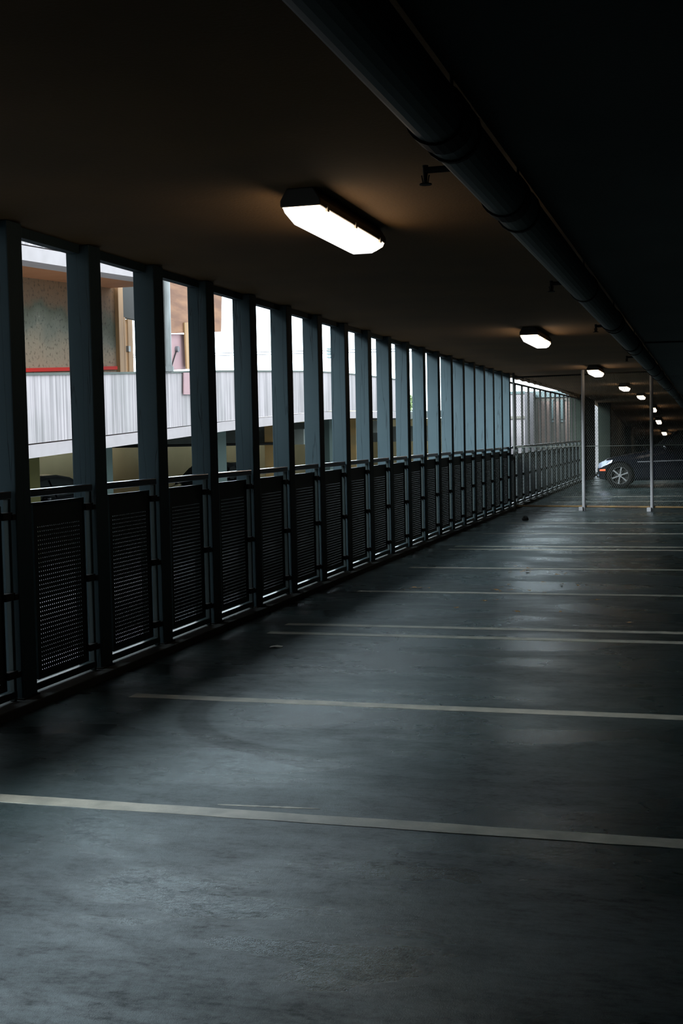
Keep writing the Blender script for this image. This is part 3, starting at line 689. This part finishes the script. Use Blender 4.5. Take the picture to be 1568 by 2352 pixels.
# hoarding at the parapet: grey drainpipe, plywood, pink board, cream plank
def sheet(name, pts, m, X, th, label, cat):
    bm = bmesh.new(); A = [bm.verts.new((X, *q)) for q in pts]; B = [bm.verts.new((X - th, *q)) for q in pts]; n = len(pts)
    bm.faces.new(A); bm.faces.new(B[::-1])
    for i in range(n): bm.faces.new((A[i], B[i], B[(i + 1) % n], A[(i + 1) % n]))
    return tag(obj(name, bm, m), label, cat)
def yz(px, py, X): p = onX(px, py, X); return (p.y, p.z)
bm = bmesh.new(); p = onX(383, 856, -10.2); tube(bm, (-10.18, p.y, p.z), (-10.18, p.y + .02, p.z + 2.5), .085, 14); tube(bm, (-10.18, p.y, p.z + .02), (-10.18, p.y, p.z + .12), .12, 14)
tag(obj('downpipe', bm, 'galv'), 'upright grey metal pipe left of the plywood sheet', 'pipe')
sheet('plywood_sheet', [yz(388, 766, -10.26), yz(508, 762, -10.26), yz(510, 640, -10.26), yz(388, 628, -10.26)], 'ply', -10.26, .03, 'weathered orange-brown plywood sheet above the opposite parapet, seen through two gaps', 'board')
sheet('pink_board', [yz(390, 850, -10.33), yz(427, 848, -10.33), yz(425, 768, -10.33), yz(390, 767, -10.33)], 'pink', -10.33, .02, 'faded pink board below the plywood with a small round cap', 'board')
sheet('cream_plank', [yz(424, 848, -10.27), yz(442, 848, -10.27), yz(440, 740, -10.27), yz(419, 741, -10.27)], 'wood', -10.22, .03, 'cream coloured upright plank beside the pink board', 'plank')
sheet('pink_offcut', [yz(420, 906, -10.27), yz(446, 906, -10.27), yz(446, 856, -10.27), yz(420, 856, -10.27)], 'pink', -10.25, .02, 'small pink board hanging on the face of the opposite parapet', 'board')
bm = bmesh.new(); p = onX(406, 802, -10.31); tube(bm, (-10.33, p.y, p.z), (-10.27, p.y, p.z), .06, 14)
tag(obj('round_cap', bm, 'pale_build'), 'small white round cap on the pink board', 'cap')
p2 = onX(393, 845, -10.31); bm = bmesh.new(); tube(bm, (-10.31, p.y, p.z), (-10.31, p2.y, p2.z), .012, 6); tag(obj('cord', bm, 'black'), 'dark cord hanging from the white cap', 'cord')

# lower parking level under the opposite ramp
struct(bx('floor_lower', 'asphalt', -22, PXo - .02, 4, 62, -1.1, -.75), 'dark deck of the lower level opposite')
struct(bx('wall_lower_back', 'beige', -17.3, -17, 4, 62, -.75, 3.2), 'beige rear wall of the lower level opposite')
struct(bx('wall_lower_end', 'beige', -17.3, PXo, 61.8, 62, -.75, 2.2), 'far wall of the lower level opposite')
bm = bmesh.new(); hexa(bm, [(-22, 43.4, 1.95), (PXo, 43.4, 1.95), (PXo, 62, 2.3), (-22, 62, 2.3), (-22, 43.4, 2.2), (PXo, 43.4, 2.2), (PXo, 62, 2.6), (-22, 62, 2.6)]); struct(obj('ceiling_lower', bm, 'conc'), 'slab over the far lower level')
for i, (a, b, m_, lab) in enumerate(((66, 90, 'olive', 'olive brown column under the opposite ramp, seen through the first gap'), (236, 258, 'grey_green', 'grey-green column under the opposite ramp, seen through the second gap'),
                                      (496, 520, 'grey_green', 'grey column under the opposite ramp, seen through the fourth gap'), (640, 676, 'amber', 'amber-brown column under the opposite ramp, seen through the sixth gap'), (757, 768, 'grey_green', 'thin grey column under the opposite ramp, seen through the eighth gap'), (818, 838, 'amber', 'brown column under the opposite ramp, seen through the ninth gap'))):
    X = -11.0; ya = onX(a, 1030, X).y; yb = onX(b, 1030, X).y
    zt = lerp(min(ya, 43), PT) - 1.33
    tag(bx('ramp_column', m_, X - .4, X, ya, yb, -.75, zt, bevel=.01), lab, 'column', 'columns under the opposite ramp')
for i, (yy, za, zb, lab) in enumerate(((33, 1.2, 1.62, 'nearer dark cross beam under the opposite ramp'), (41, 1.50, 1.9, 'farther dark cross beam under the opposite ramp'), (49, 1.15, 1.75, 'deep dark cross beam at the far end under the opposite ramp'))):
    tag(bx('cross_beam', 'conc', -17, -10.6, yy, yy + .4, za, zb), lab, 'beam', 'cross beams under the opposite ramp')
for i, (px, py, yy) in enumerate(((410, 1023, 32), (600, 993, 40.4))):
    p = onY(px, py, yy); bm = bmesh.new(); tube(bm, (-17, yy, p.z), (-10.6, yy, p.z), .035, 8)
    tag(obj('cross_pipe', bm, 'galv' if i else 'black'), ('dark service pipe under the opposite ramp, against the beige wall', 'pale service pipe below the opposite ramp slab')[i], 'pipe', 'service pipes under the ramp')
lm = [(-15.2, 20.0), (-15.2, 27.0), (-15.2, 34.0), (-13.2, 45.5)]
for i, (x, yy) in enumerate(lm):
    o = copy_tree(l0); o.location = (x, yy, lerp(min(yy, 43.2), PT) - 1.345); o.rotation_euler = (.04, 0, 0)
    tag(o, ['lower level ceiling light behind the first gap, hidden by the parapet', 'lower level ceiling light behind the third gap, hidden by the parapet', 'lower level ceiling light behind the sixth gap, hidden by the parapet', 'small bright ceiling light under the opposite ramp, seen through the eighth gap'][i], 'ceiling light', 'lower level ceiling lights')
for px, py, X, lab in ((62, 1093, -13.2, 'dark car roof under the opposite ramp, lower left behind the first gap'), (520, 1051, -13.2, 'dark car roof under the opposite ramp, seen through the fourth and fifth gaps')):
    p = onX(px, py, X); c = copy_tree(c1); c.rotation_euler = (0, 0, math.radians(90)); c.location = (X, p.y - 1.2, -.75); tag(c, lab, 'car')

# ------------------------------------------------------------------ outside world
struct(bx('ground', 'asphalt', -90, -4.15, -40, 130, -4.3, -4.0), 'ground outside below the garage')
struct(bx('wall_wing_blocker', 'grey_build', -22, -4.9, 1.6, 3.1, -4, 7.6), 'added unseen tall grey wall on the viewer side, shading the near posts')  # unseen blocker, height set for the light falloff along the post row
def building(name, m, x0, x1, y0, y1, z1, label, cat='building', z0=-4):
    root = empty(name, ((x0 + x1) / 2, (y0 + y1) / 2, z0), label, cat); bm = bmesh.new(); box(bm, x0, x1, y0, y1, z0, z1); o = obj('wall', bm, m, root); o.matrix_parent_inverse = Matrix.Translation(-Vector(root.location)); return root
def child(root, name, m, *a):
    bm = bmesh.new(); box(bm, *a); o = obj(name, bm, m, root); o.matrix_parent_inverse = Matrix.Translation(-Vector(root.location)); return o
xl = onY(1150, 900, 58).x; xr = onY(1204, 900, 58).x; zt = onY(1195, 899, 58).z
A_ = building('pale_building', 'pale_build', xl, xr, 58, 61.8, zt, 'pale plain building seen between the last timber post and the fence mesh')
child(A_, 'storey_band', 'win', xl + .02, xr + .01, 57.95, 58, onY(1190, 905, 58).z, onY(1190, 899, 58).z)
child(A_, 'storey_band', 'grey_build', xl + .02, xr + .01, 57.93, 58, onY(1190, 962, 58).z, onY(1190, 956, 58).z)
xl = onY(1204, 900, 62).x; xr = onY(1345, 910, 62).x; zt = onY(1240, 901, 62).z
B_ = building('brick_building', 'grey_build', xl, xr, 62, 72, zt, 'grey-brown building with strips of brick and windows seen through the fence mesh')
child(B_, 'roof_band', 'louvre', xl, xr, 61.9, 62, onY(1240, 913, 62).z, zt + .05)
child(B_, 'storey_band', 'louvre', onY(1252, 960, 62).x, xr, 61.93, 62, onY(1270, 970, 62).z, onY(1270, 965, 62).z)
for a, b in ((1237, 1262), (1272, 1284), (1298, 1309), (1318, 1331)):
    child(B_, 'brick_panel', 'brick', onY(a, 960, 62).x, onY(b, 960, 62).x, 61.90, 62, onY(a, 1020, 62).z, onY(a, 922, 62).z)
for a, b in ((1263, 1271), (1285, 1297), (1310, 1317)):
    child(B_, 'window', 'win', onY(a, 960, 62).x, onY(b, 960, 62).x, 61.88, 62, onY(a, 963, 62).z, onY(a, 918, 62).z)
p = onY(1352, 940, 64); q = onY(1392, 940, 64)
building('distant_wall', 'white_wall', p.x, q.x, 64, 66, onY(1370, 925, 64).z, 'sliver of pale wall glowing in the narrow slot beside the wide pier', 'wall')
# hazy white building beyond the narrow gaps, tree, slatted tower, cables
p = onY(756, 811, 66); lo = empty('slatted_tower', (p.x, 66, -4), 'distant slatted tower top seen against the white sky through the eighth gap', 'tower')
for py in (801, 807, 813.5, 820.5):
    a, b = onY(751, py - 1.3, 66), onY(769, py + 1.3, 66); bm = bmesh.new(); box(bm, a.x - p.x, b.x - p.x, -.1, .3, b.z + 4, a.z + 4); obj('slat', bm, 'louvre', lo)
for px in (762, 768):
    q = onY(px, 823, 66); bm = bmesh.new(); box(bm, q.x - p.x - .03, q.x - p.x + .03, -.05, .25, 0, onY(px, 800, 66).z + 4); obj('leg', bm, 'louvre', lo)
for py, lab in ((800, 'upper of two thin overhead cables crossing the white sky'), (806, 'lower of two thin overhead cables crossing the white sky')):
    a, b = onY(560, py + 1, 50), onY(1050, py - 2, 50); bm = bmesh.new()
    tube(bm, (a.x - 10, 50, a.z), (b.x, 50, b.z), .014, 6); tag(obj('overhead_cable', bm, 'cable'), lab, 'cable', 'overhead cables')
p = onY(937, 900, 66); tr = empty('street_tree', (p.x, 66, -4), 'thin leafy tree edge showing in the narrow eleventh gap', 'tree')
bm = bmesh.new(); tube(bm, (0, 0, 0), (.1, 0, 6), .14, 10, .05)
for k in range(9):
    a = rs.uniform(0, 6.28); z = rs.uniform(3.5, 6); tube(bm, (.06, 0, z), (.06 + .8 * math.cos(a), .8 * math.sin(a), z + .7), .04, 6, .012)
obj('trunk', bm, 'bark', tr)
bm = bmesh.new()
for k in range(2200):
    a = rs.uniform(0, 6.28); r_ = .95 * math.sqrt(rs.random()); z = rs.uniform(4.2, 7.5); r_ *= max(.15, 1 - abs(z - 5.6) / 2.4); c = Vector((r_ * math.cos(a), r_ * math.sin(a), z)); u_ = Vector((rs.gauss(0, 1), rs.gauss(0, 1), rs.gauss(0, 1))).normalized(); v_ = u_.orthogonal().normalized() * .04; u_ *= .07
    bm.faces.new([bm.verts.new(c + d) for d in (u_, v_, -u_, -v_)])
obj('foliage', bm, 'green', tr)
